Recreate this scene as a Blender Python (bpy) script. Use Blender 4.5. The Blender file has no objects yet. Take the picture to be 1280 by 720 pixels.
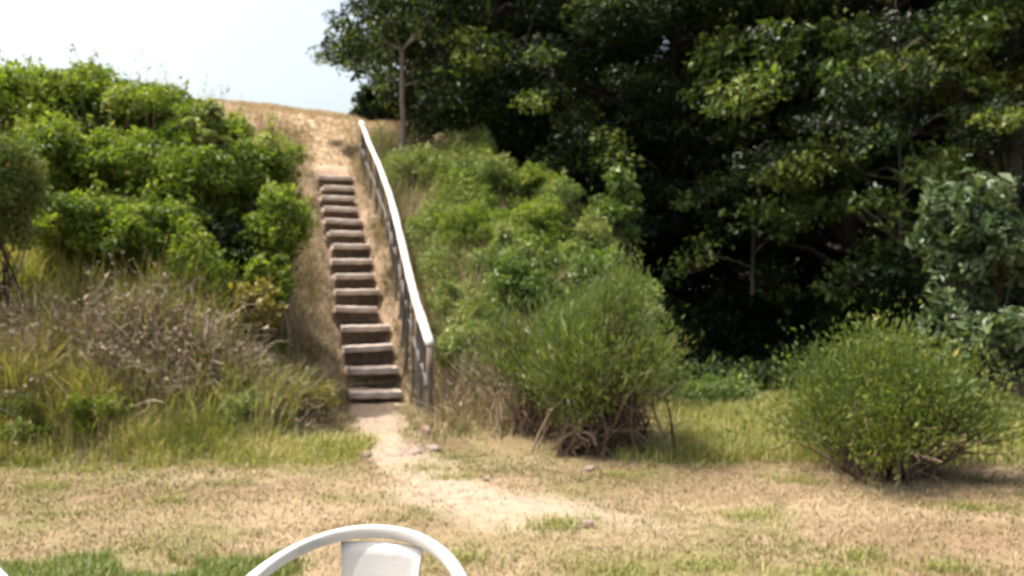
import bpy, math
import numpy as np
R = math.radians
scene = bpy.context.scene
col = scene.collection

# ---------------------------------------------------------------- camera
F = 1000.0                      # focal length in pixels of a 1280 px wide frame
HY = 374.5                      # row of the horizon
EYE = 1.4
cam = bpy.data.cameras.new('camera')
cam.sensor_width = 36.0
cam.lens = F / 1280.0 * 36.0
cam.shift_y = (HY - 360.0) / 1280.0
cam.clip_end = 2000.0
cam.clip_start = 0.05
cam.dof.use_dof = True
cam.dof.focus_distance = 0.8
cam.dof.aperture_fstop = 7.5
cam_ob = bpy.data.objects.new('camera', cam)
cam_ob.location = (0, 0, EYE)
cam_ob.rotation_euler = (R(90), 0, 0)
col.objects.link(cam_ob)
scene.camera = cam_ob

# ---------------------------------------------------------------- sky, sun, exposure
SUN_EL = 66.0
SUN_AZ = -85.0                  # degrees from straight ahead (+Y), negative = to the left
world = bpy.data.worlds.new('World')
scene.world = world
world.use_nodes = True
wn = world.node_tree.nodes
sky = wn.new('ShaderNodeTexSky')
sky.sky_type = 'NISHITA'
sky.sun_disc = False
sky.sun_elevation = R(SUN_EL)
sky.sun_rotation = R(SUN_AZ)
sky.air_density = 1.5
sky.dust_density = 9.0
sky.ozone_density = 0.0
bgn = wn['Background']
bgn.inputs['Strength'].default_value = 0.15
world.node_tree.links.new(sky.outputs['Color'], bgn.inputs['Color'])
sun = bpy.data.lights.new('sun', 'SUN')
sun.energy = 3.65
sun.angle = R(0.53)
sun.color = (1.0, 0.955, 0.88)
sun_ob = bpy.data.objects.new('sun', sun)
sun_ob.rotation_euler = (R(90 - SUN_EL), 0, R(180 - SUN_AZ))
sun_ob.location = (-10, 6, 20)
col.objects.link(sun_ob)
vs = scene.view_settings
vs.view_transform = 'Standard'
vs.look = 'None'
vs.exposure = 1.12
vs.gamma = 1.0
vs.use_curve_mapping = False
scene.cycles.max_bounces = 8
scene.cycles.transmission_bounces = 6
scene.cycles.transparent_max_bounces = 6

# ---------------------------------------------------------------- helpers
def P(px, py, D):
    """photo pixel at distance D -> point in metres"""
    return np.array([(px - 640.0) / F * D, D, EYE - (py - HY) / F * D])

def hash2(ix, iy, seed):
    n = (ix.astype(np.int64) * 374761393 + iy.astype(np.int64) * 668265263 + seed * 1442695041) & 0x7fffffff
    n = ((n ^ (n >> 13)) * 1274126177) & 0x7fffffff
    return ((n ^ (n >> 16)) & 0xffff) / 65535.0

def noise(x, y, scale, seed=0):
    x = np.asarray(x, float) * scale + 1000; y = np.asarray(y, float) * scale + 1000
    ix = np.floor(x); iy = np.floor(y); fx = x - ix; fy = y - iy
    fx = fx * fx * (3 - 2 * fx); fy = fy * fy * (3 - 2 * fy)
    a = hash2(ix, iy, seed); b = hash2(ix + 1, iy, seed); c = hash2(ix, iy + 1, seed); d = hash2(ix + 1, iy + 1, seed)
    return (a * (1 - fx) + b * fx) * (1 - fy) + (c * (1 - fx) + d * fx) * fy

def fbm(x, y, scale, seed=0):
    return (noise(x, y, scale, seed) * 4 + noise(x, y, scale * 2.1, seed + 1) * 2 + noise(x, y, scale * 4.3, seed + 2)) / 7

def sstep(a, b, x):
    t = np.clip((x - a) / (b - a), 0, 1)
    return t * t * (3 - 2 * t)

class Geo:
    """collects vertices, triangles / quads and one tint per face"""
    def __init__(self):
        self.V = []; self.T = []; self.Q = []; self.tt = []; self.tq = []; self.n = 0
    def add(self, V, T=None, Q=None, tt=None, tq=None):
        V = np.asarray(V, float).reshape(-1, 3)
        if T is not None and len(T):
            T = np.asarray(T, int); self.T.append(T + self.n)
            self.tt.append(np.broadcast_to(0.5 if tt is None else tt, (len(T),)))
        if Q is not None and len(Q):
            Q = np.asarray(Q, int); self.Q.append(Q + self.n)
            self.tq.append(np.broadcast_to(0.5 if tq is None else tq, (len(Q),)))
        self.V.append(V); self.n += len(V)
    def mesh(self, name, smooth=False):
        V = np.concatenate(self.V)
        T = np.concatenate(self.T) if self.T else np.zeros((0, 3), int)
        Q = np.concatenate(self.Q) if self.Q else np.zeros((0, 4), int)
        me = bpy.data.meshes.new(name)
        me.vertices.add(len(V)); me.vertices.foreach_set('co', V.astype(np.float32).ravel())
        loops = np.concatenate([T.ravel(), Q.ravel()]).astype(np.int32)
        me.loops.add(len(loops)); me.loops.foreach_set('vertex_index', loops)
        starts = np.concatenate([np.arange(len(T)) * 3, len(T) * 3 + np.arange(len(Q)) * 4]).astype(np.int32)
        me.polygons.add(len(starts)); me.polygons.foreach_set('loop_start', starts)
        me.polygons.foreach_set('use_smooth', np.full(len(starts), smooth))
        a = me.attributes.new('tint', 'FLOAT', 'FACE')
        a.data.foreach_set('value', np.concatenate(self.tt + self.tq).astype(np.float32))
        me.update(calc_edges=True)
        return me

def obj(name, me, mat=None, parent=None, loc=None, kind=None):
    o = bpy.data.objects.new(name, me)
    if mat is not None and not me.materials: me.materials.append(mat)
    if parent is not None: o.parent = parent
    if loc is not None: o.location = loc
    if kind: o['kind'] = kind
    col.objects.link(o)
    return o

def thing(name, label, cat, loc=(0, 0, 0), rz=0.0, group=None):
    o = bpy.data.objects.new(name, None)
    o.empty_display_size = 0.2
    o.location = loc; o.rotation_euler = (0, 0, rz)
    o['label'] = label; o['category'] = cat
    if group: o['group'] = group
    col.objects.link(o)
    return o

def norm(v):
    return v / np.maximum(np.linalg.norm(v, axis=-1, keepdims=True), 1e-9)

def tubes(g, paths, radii, sides=5, tint=0.5, cap=True):
    """paths (N,S,3), radii (N,S)"""
    paths = np.asarray(paths, float); radii = np.asarray(radii, float)
    if paths.ndim == 2: paths = paths[None]; radii = radii[None]
    N, S, _ = paths.shape
    t = norm(np.gradient(paths, axis=1))
    ref = np.where(np.abs(t[..., 2:3]) > 0.9, np.array([1.0, 0, 0]), np.array([0, 0, 1.0]))
    ref = ref[:, :1].repeat(S, 1)
    u = norm(np.cross(t, ref)); v = np.cross(t, u)
    a = np.arange(sides) * 2 * np.pi / sides
    ring = u[:, :, None] * np.cos(a)[None, None, :, None] + v[:, :, None] * np.sin(a)[None, None, :, None]
    V = paths[:, :, None] + ring * radii[:, :, None, None]
    idx = np.arange(N * S * sides).reshape(N, S, sides)
    nx = np.roll(idx, -1, axis=2)
    Q = np.stack([idx[:, :-1], nx[:, :-1], nx[:, 1:], idx[:, 1:]], -1).reshape(-1, 4)
    tq = np.broadcast_to(np.asarray(tint, float).reshape(-1, 1), (N, (S - 1) * sides)).ravel() if np.ndim(tint) else tint
    g.add(V, Q=Q, tq=tq)
    if cap:
        tv = idx[:, -1]; base = g.n - N * S * sides
        if sides == 4: g.Q.append(tv + base); g.tq.append(np.broadcast_to(0.5, (N,)))
        elif sides == 3: g.T.append(tv + base); g.tt.append(np.broadcast_to(0.5, (N,)))
        else:
            for k in range(1, sides - 1):
                g.T.append(np.stack([tv[:, 0], tv[:, k], tv[:, k + 1]], -1) + base); g.tt.append(np.broadcast_to(0.5, (N,)))

def leaves(g, rng, C, out, size, aspect=0.5, up=0.6, tint=None, var=0.35, fold=0.12):
    """folded leaf blades at points C; out = outward direction"""
    n = len(C)
    N = norm(rng.normal(0, 0.75, (n, 3)) + out * 0.55 + np.array([0, 0, up]))
    t = norm(np.cross(N, rng.normal(0, 1, (n, 3))))
    t[:, 2] -= 0.25; t = norm(t)
    b = norm(np.cross(N, t))
    L = (size * np.exp(rng.normal(0, var, n)))[:, None]
    w = L * aspect * 0.5
    V = np.stack([C - t * L * 0.5, C + b * w + N * L * fold, C + t * L * 0.5 - N * L * 0.08, C - b * w + N * L * fold], 1)
    i = np.arange(n) * 4
    T = np.concatenate([np.stack([i, i + 3, i + 2], -1), np.stack([i, i + 2, i + 1], -1)])
    tn = rng.random(n) if tint is None else tint
    g.add(V, T=T, tt=np.concatenate([tn, tn]))

def blades(g, rng, B, h, w, lean=0.35, tint=None, curl=1.0):
    """grass blades, base points B, height h, width w"""
    n = len(B)
    a = rng.random(n) * 2 * np.pi
    d = np.stack([np.cos(a), np.sin(a), np.zeros(n)], -1)
    s = np.stack([-np.sin(a + rng.normal(0, .6, n)), np.cos(a), np.zeros(n)], -1)
    h = np.broadcast_to(h, (n,))[:, None]; w = np.broadcast_to(w, (n,))[:, None]
    le = np.abs(rng.normal(0, lean, n))[:, None]
    up = np.array([0, 0, 1.0])
    M = B + up * h * 0.55 + d * h * le * 0.35
    T_ = B + up * h * (1 - 0.25 * np.minimum(le, 1.5) * curl) + d * h * le * 1.1
    V = np.stack([B - s * w * .5, B + s * w * .5, M + s * w * .38, M - s * w * .38, T_], 1)
    i = np.arange(n) * 5
    Q = np.stack([i, i + 1, i + 2, i + 3], -1); T = np.stack([i + 3, i + 2, i + 4], -1)
    tn = rng.random(n) if tint is None else np.broadcast_to(tint, (n,))
    g.add(V, T=T, Q=Q, tt=tn, tq=tn)

# ---------------------------------------------------------------- materials
def new_mat(name):
    m = bpy.data.materials.new(name); m.use_nodes = True
    nt = m.node_tree; nt.nodes.clear()
    out = nt.nodes.new('ShaderNodeOutputMaterial')
    return m, nt, out

def ramp(nt, cols):
    r = nt.nodes.new('ShaderNodeValToRGB'); e = r.color_ramp.elements
    while len(e) > 1: e.remove(e[-1])
    e[0].position = cols[0][0]; e[0].color = (*cols[0][1], 1)
    for p, c in cols[1:]:
        k = e.new(p); k.color = (*c, 1)
    return r

def leaf_mat(name, cols, trans=0.3, rough=0.45, tcol=(1.25, 1.35, 0.5), spec=0.5):
    m, nt, out = new_mat(name)
    at = nt.nodes.new('ShaderNodeAttribute'); at.attribute_name = 'tint'
    r = ramp(nt, cols); nt.links.new(at.outputs['Fac'], r.inputs['Fac'])
    pr = nt.nodes.new('ShaderNodeBsdfPrincipled')
    pr.inputs['Roughness'].default_value = rough
    pr.inputs['Specular IOR Level'].default_value = spec
    nt.links.new(r.outputs['Color'], pr.inputs['Base Color'])
    tr = nt.nodes.new('ShaderNodeBsdfTranslucent')
    mu = nt.nodes.new('ShaderNodeMix'); mu.data_type = 'RGBA'; mu.blend_type = 'MULTIPLY'
    mu.inputs['Factor'].default_value = 1.0
    nt.links.new(r.outputs['Color'], mu.inputs['A']); mu.inputs['B'].default_value = (*tcol, 1)
    nt.links.new(mu.outputs['Result'], tr.inputs['Color'])
    mx = nt.nodes.new('ShaderNodeMixShader'); mx.inputs['Fac'].default_value = trans
    nt.links.new(pr.outputs['BSDF'], mx.inputs[1]); nt.links.new(tr.outputs['BSDF'], mx.inputs[2])
    nt.links.new(mx.outputs['Shader'], out.inputs['Surface'])
    return m

def rough_mat(name, cols, scale=8.0, rough=0.85, bump=0.3, stretch=(1, 1, 1), detail=6, use_tint=False, spec=0.3, dist=0.02):
    m, nt, out = new_mat(name)
    tc = nt.nodes.new('ShaderNodeTexCoord')
    mp = nt.nodes.new('ShaderNodeMapping'); mp.inputs['Scale'].default_value = stretch
    nt.links.new(tc.outputs['Object'], mp.inputs['Vector'])
    nz = nt.nodes.new('ShaderNodeTexNoise'); nz.inputs['Scale'].default_value = scale; nz.inputs['Detail'].default_value = detail
    nz.inputs['Roughness'].default_value = 0.65
    nt.links.new(mp.outputs['Vector'], nz.inputs['Vector'])
    fac = nz.outputs['Fac']
    if use_tint:
        at = nt.nodes.new('ShaderNodeAttribute'); at.attribute_name = 'tint'
        md = nt.nodes.new('ShaderNodeMath'); md.operation = 'MULTIPLY_ADD'
        nt.links.new(at.outputs['Fac'], md.inputs[0]); md.inputs[1].default_value = 0.7
        sb = nt.nodes.new('ShaderNodeMath'); sb.operation = 'SUBTRACT'; sb.inputs[1].default_value = 0.35
        nt.links.new(nz.outputs['Fac'], sb.inputs[0]); nt.links.new(sb.outputs[0], md.inputs[2])
        fac = md.outputs[0]
    r = ramp(nt, cols); nt.links.new(fac, r.inputs['Fac'])
    pr = nt.nodes.new('ShaderNodeBsdfPrincipled'); pr.inputs['Roughness'].default_value = rough
    pr.inputs['Specular IOR Level'].default_value = spec
    nt.links.new(r.outputs['Color'], pr.inputs['Base Color'])
    if bump:
        bp = nt.nodes.new('ShaderNodeBump'); bp.inputs['Strength'].default_value = bump; bp.inputs['Distance'].default_value = dist
        nt.links.new(nz.outputs['Fac'], bp.inputs['Height']); nt.links.new(bp.outputs['Normal'], pr.inputs['Normal'])
    nt.links.new(pr.outputs['BSDF'], out.inputs['Surface'])
    return m

def ground_mat(name):
    m, nt, out = new_mat(name)
    at = nt.nodes.new('ShaderNodeAttribute'); at.attribute_name = 'soil'
    tc = nt.nodes.new('ShaderNodeTexCoord')
    nz = nt.nodes.new('ShaderNodeTexNoise'); nz.inputs['Scale'].default_value = 9; nz.inputs['Detail'].default_value = 9; nz.inputs['Roughness'].default_value = 0.7
    nt.links.new(tc.outputs['Object'], nz.inputs['Vector'])
    r = ramp(nt, [(0.25, (0.62, 0.60, 0.56)), (0.5, (1.0, 1.0, 1.0)), (0.75, (1.3, 1.27, 1.2))])
    nt.links.new(nz.outputs['Fac'], r.inputs['Fac'])
    mu = nt.nodes.new('ShaderNodeMix'); mu.data_type = 'RGBA'; mu.blend_type = 'MULTIPLY'; mu.inputs['Factor'].default_value = 1.0
    nt.links.new(at.outputs['Color'], mu.inputs['A']); nt.links.new(r.outputs['Color'], mu.inputs['B'])
    pr = nt.nodes.new('ShaderNodeBsdfPrincipled'); pr.inputs['Roughness'].default_value = 0.95; pr.inputs['Specular IOR Level'].default_value = 0.15
    nt.links.new(mu.outputs['Result'], pr.inputs['Base Color'])
    n2 = nt.nodes.new('ShaderNodeTexNoise'); n2.inputs['Scale'].default_value = 45; n2.inputs['Detail'].default_value = 6
    nt.links.new(tc.outputs['Object'], n2.inputs['Vector'])
    bp = nt.nodes.new('ShaderNodeBump'); bp.inputs['Strength'].default_value = 0.6; bp.inputs['Distance'].default_value = 0.02
    nt.links.new(n2.outputs['Fac'], bp.inputs['Height']); nt.links.new(bp.outputs['Normal'], pr.inputs['Normal'])
    nt.links.new(pr.outputs['BSDF'], out.inputs['Surface'])
    return m

M = {}
M['ground'] = ground_mat('ground')
M['bark'] = rough_mat('bark', [(0.25, (0.02, 0.016, 0.012)), (0.55, (0.05, 0.042, 0.032)), (0.8, (0.095, 0.08, 0.065))], 10, 0.9, 0.7, (1, 1, 0.25))
M['pale_bark'] = rough_mat('pale_bark', [(0.25, (0.09, 0.075, 0.06)), (0.55, (0.17, 0.145, 0.12)), (0.8, (0.26, 0.23, 0.2))], 12, 0.9, 0.6, (1, 1, 0.25))
M['twig'] = rough_mat('twig', [(0.2, (0.05, 0.032, 0.022)), (0.5, (0.12, 0.08, 0.055)), (0.8, (0.24, 0.18, 0.135))], 6, 0.9, 0, use_tint=True)
M['dead_twig'] = rough_mat('dead_twig', [(0.1, (0.07, 0.05, 0.037)), (0.5, (0.18, 0.14, 0.1)), (0.9, (0.38, 0.32, 0.25))], 6, 0.9, 0, use_tint=True)
M['dead_leaf'] = leaf_mat('dead_leaf', [(0, (0.09, 0.06, 0.035)), (0.5, (0.185, 0.135, 0.085)), (1, (0.32, 0.255, 0.175))], 0.15, 0.7, (1.1, 1.0, 0.8))
M['oak_leaf'] = leaf_mat('oak_leaf', [(0, (0.007, 0.014, 0.004)), (0.5, (0.014, 0.028, 0.007)), (0.75, (0.03, 0.055, 0.012)), (1, (0.15, 0.19, 0.035))], 0.25, 0.52, spec=0.25)  # near-black tones hold the wood's shade, the bright end its sunlit clumps
M['lime_leaf'] = leaf_mat('lime_leaf', [(0, (0.045, 0.08, 0.016)), (0.6, (0.105, 0.16, 0.03)), (1, (0.19, 0.245, 0.06))], 0.32, 0.42)
M['laurel_leaf'] = leaf_mat('laurel_leaf', [(0, (0.035, 0.06, 0.025)), (0.6, (0.065, 0.10, 0.04)), (1, (0.13, 0.17, 0.08))], 0.2, 0.42, spec=0.4)
M['bramble_leaf'] = leaf_mat('bramble_leaf', [(0, (0.045, 0.075, 0.012)), (0.45, (0.118, 0.168, 0.023)), (0.8, (0.195, 0.25, 0.035)), (1, (0.32, 0.345, 0.12))], 0.42, 0.55, spec=0.3)
M['pale_leaf'] = leaf_mat('pale_leaf', [(0, (0.08, 0.12, 0.028)), (0.5, (0.165, 0.215, 0.052)), (1, (0.3, 0.325, 0.13))], 0.28, 0.55)
M['ochre_leaf'] = leaf_mat('ochre_leaf', [(0, (0.10, 0.09, 0.02)), (0.5, (0.2, 0.17, 0.04)), (1, (0.3, 0.26, 0.08))], 0.3, 0.55)
M['broom'] = leaf_mat('broom', [(0, (0.05, 0.075, 0.018)), (0.5, (0.10, 0.14, 0.032)), (0.9, (0.17, 0.2, 0.055)), (1, (0.27, 0.25, 0.1))], 0.35, 0.5)
M['bush_leaf'] = leaf_mat('bush_leaf', [(0, (0.045, 0.07, 0.018)), (0.5, (0.09, 0.125, 0.028)), (0.85, (0.15, 0.175, 0.036)), (1, (0.27, 0.24, 0.06))], 0.38, 0.55, spec=0.3)
M['dry_grass'] = leaf_mat('dry_grass', [(0, (0.065, 0.09, 0.02)), (0.22, (0.125, 0.12, 0.036)), (0.4, (0.185, 0.15, 0.07)), (0.7, (0.27, 0.212, 0.122)), (1, (0.38, 0.315, 0.205))], 0.2, 0.7, (1.1, 1.05, 0.8), 0.25)
M['green_grass'] = leaf_mat('green_grass', [(0, (0.045, 0.08, 0.014)), (0.5, (0.115, 0.165, 0.03)), (0.85, (0.2, 0.22, 0.055)), (1, (0.33, 0.28, 0.13))], 0.3, 0.5)
M['yellow_grass'] = leaf_mat('yellow_grass', [(0, (0.1, 0.14, 0.025)), (0.45, (0.19, 0.21, 0.045)), (0.8, (0.31, 0.28, 0.1)), (1, (0.44, 0.36, 0.2))], 0.3, 0.6)
M['straw'] = leaf_mat('straw', [(0, (0.12, 0.12, 0.04)), (0.35, (0.215, 0.175, 0.09)), (0.7, (0.31, 0.25, 0.15)), (1, (0.42, 0.36, 0.25))], 0.2, 0.7, (1.1, 1.0, 0.8), 0.25)
M['step_wood'] = rough_mat('step_wood', [(0.28, (0.2, 0.165, 0.135)), (0.5, (0.43, 0.36, 0.31)), (0.72, (0.6, 0.53, 0.47))], 9, 0.85, 0.6, (0.5, 3, 3))
M['old_board'] = rough_mat('old_board', [(0.25, (0.05, 0.045, 0.042)), (0.55, (0.11, 0.1, 0.095)), (0.8, (0.19, 0.175, 0.165))], 9, 0.9, 0.5, (0.6, 0.6, 2))
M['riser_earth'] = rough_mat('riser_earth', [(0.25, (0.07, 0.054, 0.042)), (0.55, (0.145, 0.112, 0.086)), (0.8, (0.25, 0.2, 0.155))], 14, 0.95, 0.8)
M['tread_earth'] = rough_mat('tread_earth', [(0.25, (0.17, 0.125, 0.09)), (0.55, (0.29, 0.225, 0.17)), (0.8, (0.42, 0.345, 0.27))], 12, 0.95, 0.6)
M['rail_wood'] = rough_mat('rail_wood', [(0.2, (0.3, 0.28, 0.25)), (0.5, (0.5, 0.48, 0.45)), (0.8, (0.64, 0.63, 0.6))], 9, 0.7, 0.3, (1, 1, 1))
M['post_wood'] = rough_mat('post_wood', [(0.25, (0.06, 0.045, 0.035)), (0.55, (0.14, 0.11, 0.085)), (0.8, (0.23, 0.19, 0.155))], 12, 0.9, 0.6, (1, 1, 0.2))
M['stone'] = rough_mat('stone', [(0.25, (0.11, 0.08, 0.065)), (0.55, (0.21, 0.16, 0.135)), (0.8, (0.3, 0.24, 0.205))], 11, 0.9, 0.6)

def plastic_mat():
    m, nt, out = new_mat('white_plastic')
    tc = nt.nodes.new('ShaderNodeTexCoord')
    nz = nt.nodes.new('ShaderNodeTexNoise'); nz.inputs['Scale'].default_value = 9; nz.inputs['Detail'].default_value = 10; nz.inputs['Roughness'].default_value = 0.8
    nt.links.new(tc.outputs['Object'], nz.inputs['Vector'])
    r = ramp(nt, [(0.33, (0.27, 0.3, 0.28)), (0.45, (0.4, 0.4, 0.395)), (0.7, (0.45, 0.45, 0.45))])
    nt.links.new(nz.outputs['Fac'], r.inputs['Fac'])
    pr = nt.nodes.new('ShaderNodeBsdfPrincipled')
    nt.links.new(r.outputs['Color'], pr.inputs['Base Color'])
    pr.inputs['Roughness'].default_value = 0.42
    pr.inputs['Subsurface Weight'].default_value = 0.1
    pr.inputs['Subsurface Radius'].default_value = (0.01, 0.01, 0.01)
    n2 = nt.nodes.new('ShaderNodeTexNoise'); n2.inputs['Scale'].default_value = 160
    nt.links.new(tc.outputs['Object'], n2.inputs['Vector'])
    bp = nt.nodes.new('ShaderNodeBump'); bp.inputs['Strength'].default_value = 0.12; bp.inputs['Distance'].default_value = 0.002
    nt.links.new(n2.outputs['Fac'], bp.inputs['Height']); nt.links.new(bp.outputs['Normal'], pr.inputs['Normal'])
    nt.links.new(pr.outputs['BSDF'], out.inputs['Surface'])
    return m
M['plastic'] = plastic_mat()

# ---------------------------------------------------------------- terrain
NSTEP = 15
STEP_Y0, STEP_DY = 10.3, 0.457
STEP_Z0, STEP_DZ = 0.19, 0.2685
def cx(y):
    y = np.asarray(y, float)
    return np.where(y > 10.3, -1.75 + (y - 10.3) * (-1.95 / 6.4), -1.75 + (10.3 - y) * 0.2)

def terrain(x, y):
    x = np.asarray(x, float); y = np.asarray(y, float)
    far_y = [22.0, 26.0, 60.0, 900.0]; far_z = [6.5, 6.75, 7.2, 9.0]
    zc = np.interp(y, [9.95, 10.3, 16.9, 20.2] + far_y, [0.0, 0.14, 4.05, 6.0] + far_z)
    zl = np.interp(y, [6.9, 7.6, 9.0, 10.5, 13.0, 16.9, 20.2] + far_y, [0.0, 0.35, 1.6, 2.9, 3.7, 4.6, 6.05] + far_z)
    zr = np.interp(y, [7.6, 8.6, 10.5, 12.0, 16.9, 20.2] + far_y, [0.0, 0.25, 0.95, 1.6, 4.05, 5.9] + far_z)
    d = x - cx(y)
    wl = sstep(-0.5, -2.5, d); wr = sstep(0.5, 1.2, d)
    z = zc + (zl - zc) * wl
    z = z + (zr - z) * wr
    xe = np.interp(y, [8, 10, 12, 14, 16.5, 20, 26, 40, 900], [0.7, 0.45, 0.3, -0.1, -0.7, -0.6, 0.0, 3, 60])
    z = z + np.clip(-4.6 - x, -1.0, 3.0) * 0.10 * sstep(17.5, 20.5, y)
    z = z * (1 - sstep(xe, xe + 1.8, x))
    z = z + np.clip((y - 24) / 40, 0, 1) * 5 * sstep(0, 6, x)
    slope = np.clip(z / 0.6, 0, 1)
    onst = (1 - sstep(0.36, 0.46, np.abs(d))) * sstep(10.15, 10.4, y) * (1 - sstep(16.9, 17.2, y))
    z = z - 0.27 * onst
    z = z + (fbm(x, y, 0.9, 3) - 0.5) * (0.05 + 0.3 * slope * (1 - onst) * sstep(0.5, 1.4, np.abs(d)))
    z = z + (fbm(x, y, 4, 9) - 0.5) * (0.03 + 0.05 * slope * (1 - onst))
    return z

def lerp(a, b, t): return a + (b - a) * t[..., None]
def bare(x, y):
    """worn bare earth: the trodden path below the steps and the scuffed patch on the lawn"""
    d = np.abs(x - np.interp(y, [4, 5.0, 6.0, 7.0, 8.5, 10.3], [0.6, 0.35, -0.5, -1.02, -1.4, -1.72]))
    n = fbm(x, y, 1.6, 21); wd = np.interp(y, [5, 6, 7, 8.5, 10.3], [0.75, 0.5, 0.3, 0.26, 0.33])
    p = (1 - sstep(wd * 0.6, wd * 1.2, d + (n - .5) * 0.5)) * sstep(4.7, 5.2, y) * (1 - sstep(10.2, 10.6, y))
    e = ((x - 0.05) / 0.6) ** 2 + ((y - 5.25) / 0.42) ** 2
    q = 1 - sstep(0.35, 1.3, e + (n - .5) * 1.2)
    return np.clip(np.maximum(p * 0.8, q * 0.8), 0, 1)

def soil(x, y):
    n1 = fbm(x, y, 0.7, 31); n2 = fbm(x, y, 2.3, 37)
    c = lerp(np.array([0.165, 0.13, 0.072]), np.array([0.215, 0.163, 0.105]), sstep(0.35, 0.65, n1))
    c = lerp(c, np.array([0.125, 0.115, 0.048]), sstep(0.48, 0.64, n2) * 0.85)
    c = lerp(c, np.array([0.15, 0.1, 0.065]), sstep(0.5, 0.66, fbm(x * 0.5, y, 1.7, 39)) * 0.7)
    c = lerp(c, np.array([0.255, 0.205, 0.155]), bare(x, y))
    z = terrain(x, y)
    d = x - cx(y)
    sl = sstep(0.15, 0.6, z)
    earth = lerp(np.array([0.17, 0.125, 0.085]), np.array([0.27, 0.2, 0.14]), sstep(0.35, 0.65, n2))
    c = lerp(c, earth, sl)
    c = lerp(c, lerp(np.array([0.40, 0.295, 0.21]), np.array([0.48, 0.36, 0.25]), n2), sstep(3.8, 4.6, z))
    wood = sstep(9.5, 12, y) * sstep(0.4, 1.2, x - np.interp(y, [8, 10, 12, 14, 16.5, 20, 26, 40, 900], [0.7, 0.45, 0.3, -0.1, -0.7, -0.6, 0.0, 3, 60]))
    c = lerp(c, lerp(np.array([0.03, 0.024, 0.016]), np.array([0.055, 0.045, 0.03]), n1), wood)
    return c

def axis(fine0, fine1, step, far0, far1):
    a = np.arange(fine0, fine1 + 1e-6, step)
    def out(d):
        v = []; s = step; t = 0
        while t < d: s *= 1.22; t += s; v.append(t)
        return np.array(v)
    return np.concatenate([fine0 - out(fine0 - far0)[::-1], a, fine1 + out(far1 - fine1)])
gx = axis(-9.0, 8.0, 0.09, -700, 700); gy = axis(3.6, 20.5, 0.09, -300, 900)
X, Y = np.meshgrid(gx, gy)
Z = terrain(X, Y)
nyy, nxx = X.shape
idx = np.arange(nyy * nxx).reshape(nyy, nxx)
g = Geo(); g.add(np.stack([X, Y, Z], -1), Q=np.stack([idx[:-1, :-1], idx[:-1, 1:], idx[1:, 1:], idx[1:, :-1]], -1).reshape(-1, 4))
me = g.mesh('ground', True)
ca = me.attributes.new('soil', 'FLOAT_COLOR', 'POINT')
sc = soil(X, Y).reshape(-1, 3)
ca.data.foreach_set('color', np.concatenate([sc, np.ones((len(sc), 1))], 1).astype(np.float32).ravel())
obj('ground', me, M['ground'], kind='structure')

# trodden earth path from the lawn to the foot of the steps
py = np.arange(4.9, 10.25, 0.07)
rng = np.random.default_rng(5)
pc = np.interp(py, [4, 5.0, 6.0, 7.0, 8.5, 10.3], [0.6, 0.35, -0.5, -1.02, -1.4, -1.72])
pw = np.interp(py, [4.9, 5, 6, 7, 8.5, 10.3], [0.2, 0.42, 0.34, 0.24, 0.22, 0.3]) * (0.75 + 0.5 * noise(py, py * 0, 2.2, 71))
us = np.linspace(-1, 1, 9)
PX = pc[:, None] + us[None] * pw[:, None]; PY = np.broadcast_to(py[:, None], PX.shape)
PZ = terrain(PX, PY) + 0.007 - 0.03 * (np.abs(us)[None] > 0.99)
idx = np.arange(PX.size).reshape(PX.shape)
g = Geo(); g.add(np.stack([PX, PY, PZ], -1), Q=np.stack([idx[:-1, :-1], idx[:-1, 1:], idx[1:, 1:], idx[1:, :-1]], -1).reshape(-1, 4))
me = g.mesh('path', True)
ca = me.attributes.new('soil', 'FLOAT_COLOR', 'POINT')
edge = np.broadcast_to((1 - np.abs(us) ** 2)[None], PX.shape)
sc = lerp(soil(PX, PY), np.array([0.255, 0.205, 0.155]), np.clip(edge * 1.2, 0, 1) * sstep(4.9, 5.6, PY)).reshape(-1, 3)
ca.data.foreach_set('color', np.concatenate([sc, np.ones((len(sc), 1))], 1).astype(np.float32).ravel())
obj('path', me, M['ground'], kind='structure')

# ---------------------------------------------------------------- boards and boxes
def plank(rng, L, D, H, segs=8, bulge=0.25, wob=0.006):
    """a weathered plank along local x, rounded front edge (-y), top at z=0"""
    prof = np.array([[0, 0], [-0.9, 0], [-0.97, -0.1], [-1.0, -0.3], [-0.995, -0.8], [-0.96, -1.0], [0, -1.0]])
    prof = prof * np.array([D, H])
    xs = np.linspace(-L / 2, L / 2, segs + 1)
    k = len(prof)
    V = np.zeros((segs + 1, k, 3))
    V[..., 0] = xs[:, None] + rng.normal(0, 0.003, (segs + 1, k))
    V[..., 1] = prof[None, :, 0] + rng.normal(0, wob, (segs + 1, 1))
    V[..., 2] = prof[None, :, 1] + rng.normal(0, wob, (segs + 1, 1)) + rng.normal(0, wob * 0.4, (segs + 1, k))
    idx = np.arange((segs + 1) * k).reshape(segs + 1, k)
    nx = np.roll(idx, -1, 1)
    Q = np.stack([idx[:-1], idx[1:], nx[1:], nx[:-1]], -1).reshape(-1, 4)
    T = []
    for e, fl in ((0, 1), (segs, 0)):
        for j in range(1, k - 1):
            t = [idx[e, 0], idx[e, j], idx[e, j + 1]]
            T.append(t if fl else t[::-1])
    g = Geo(); g.add(V, T=T, Q=Q)
    return g

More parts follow.
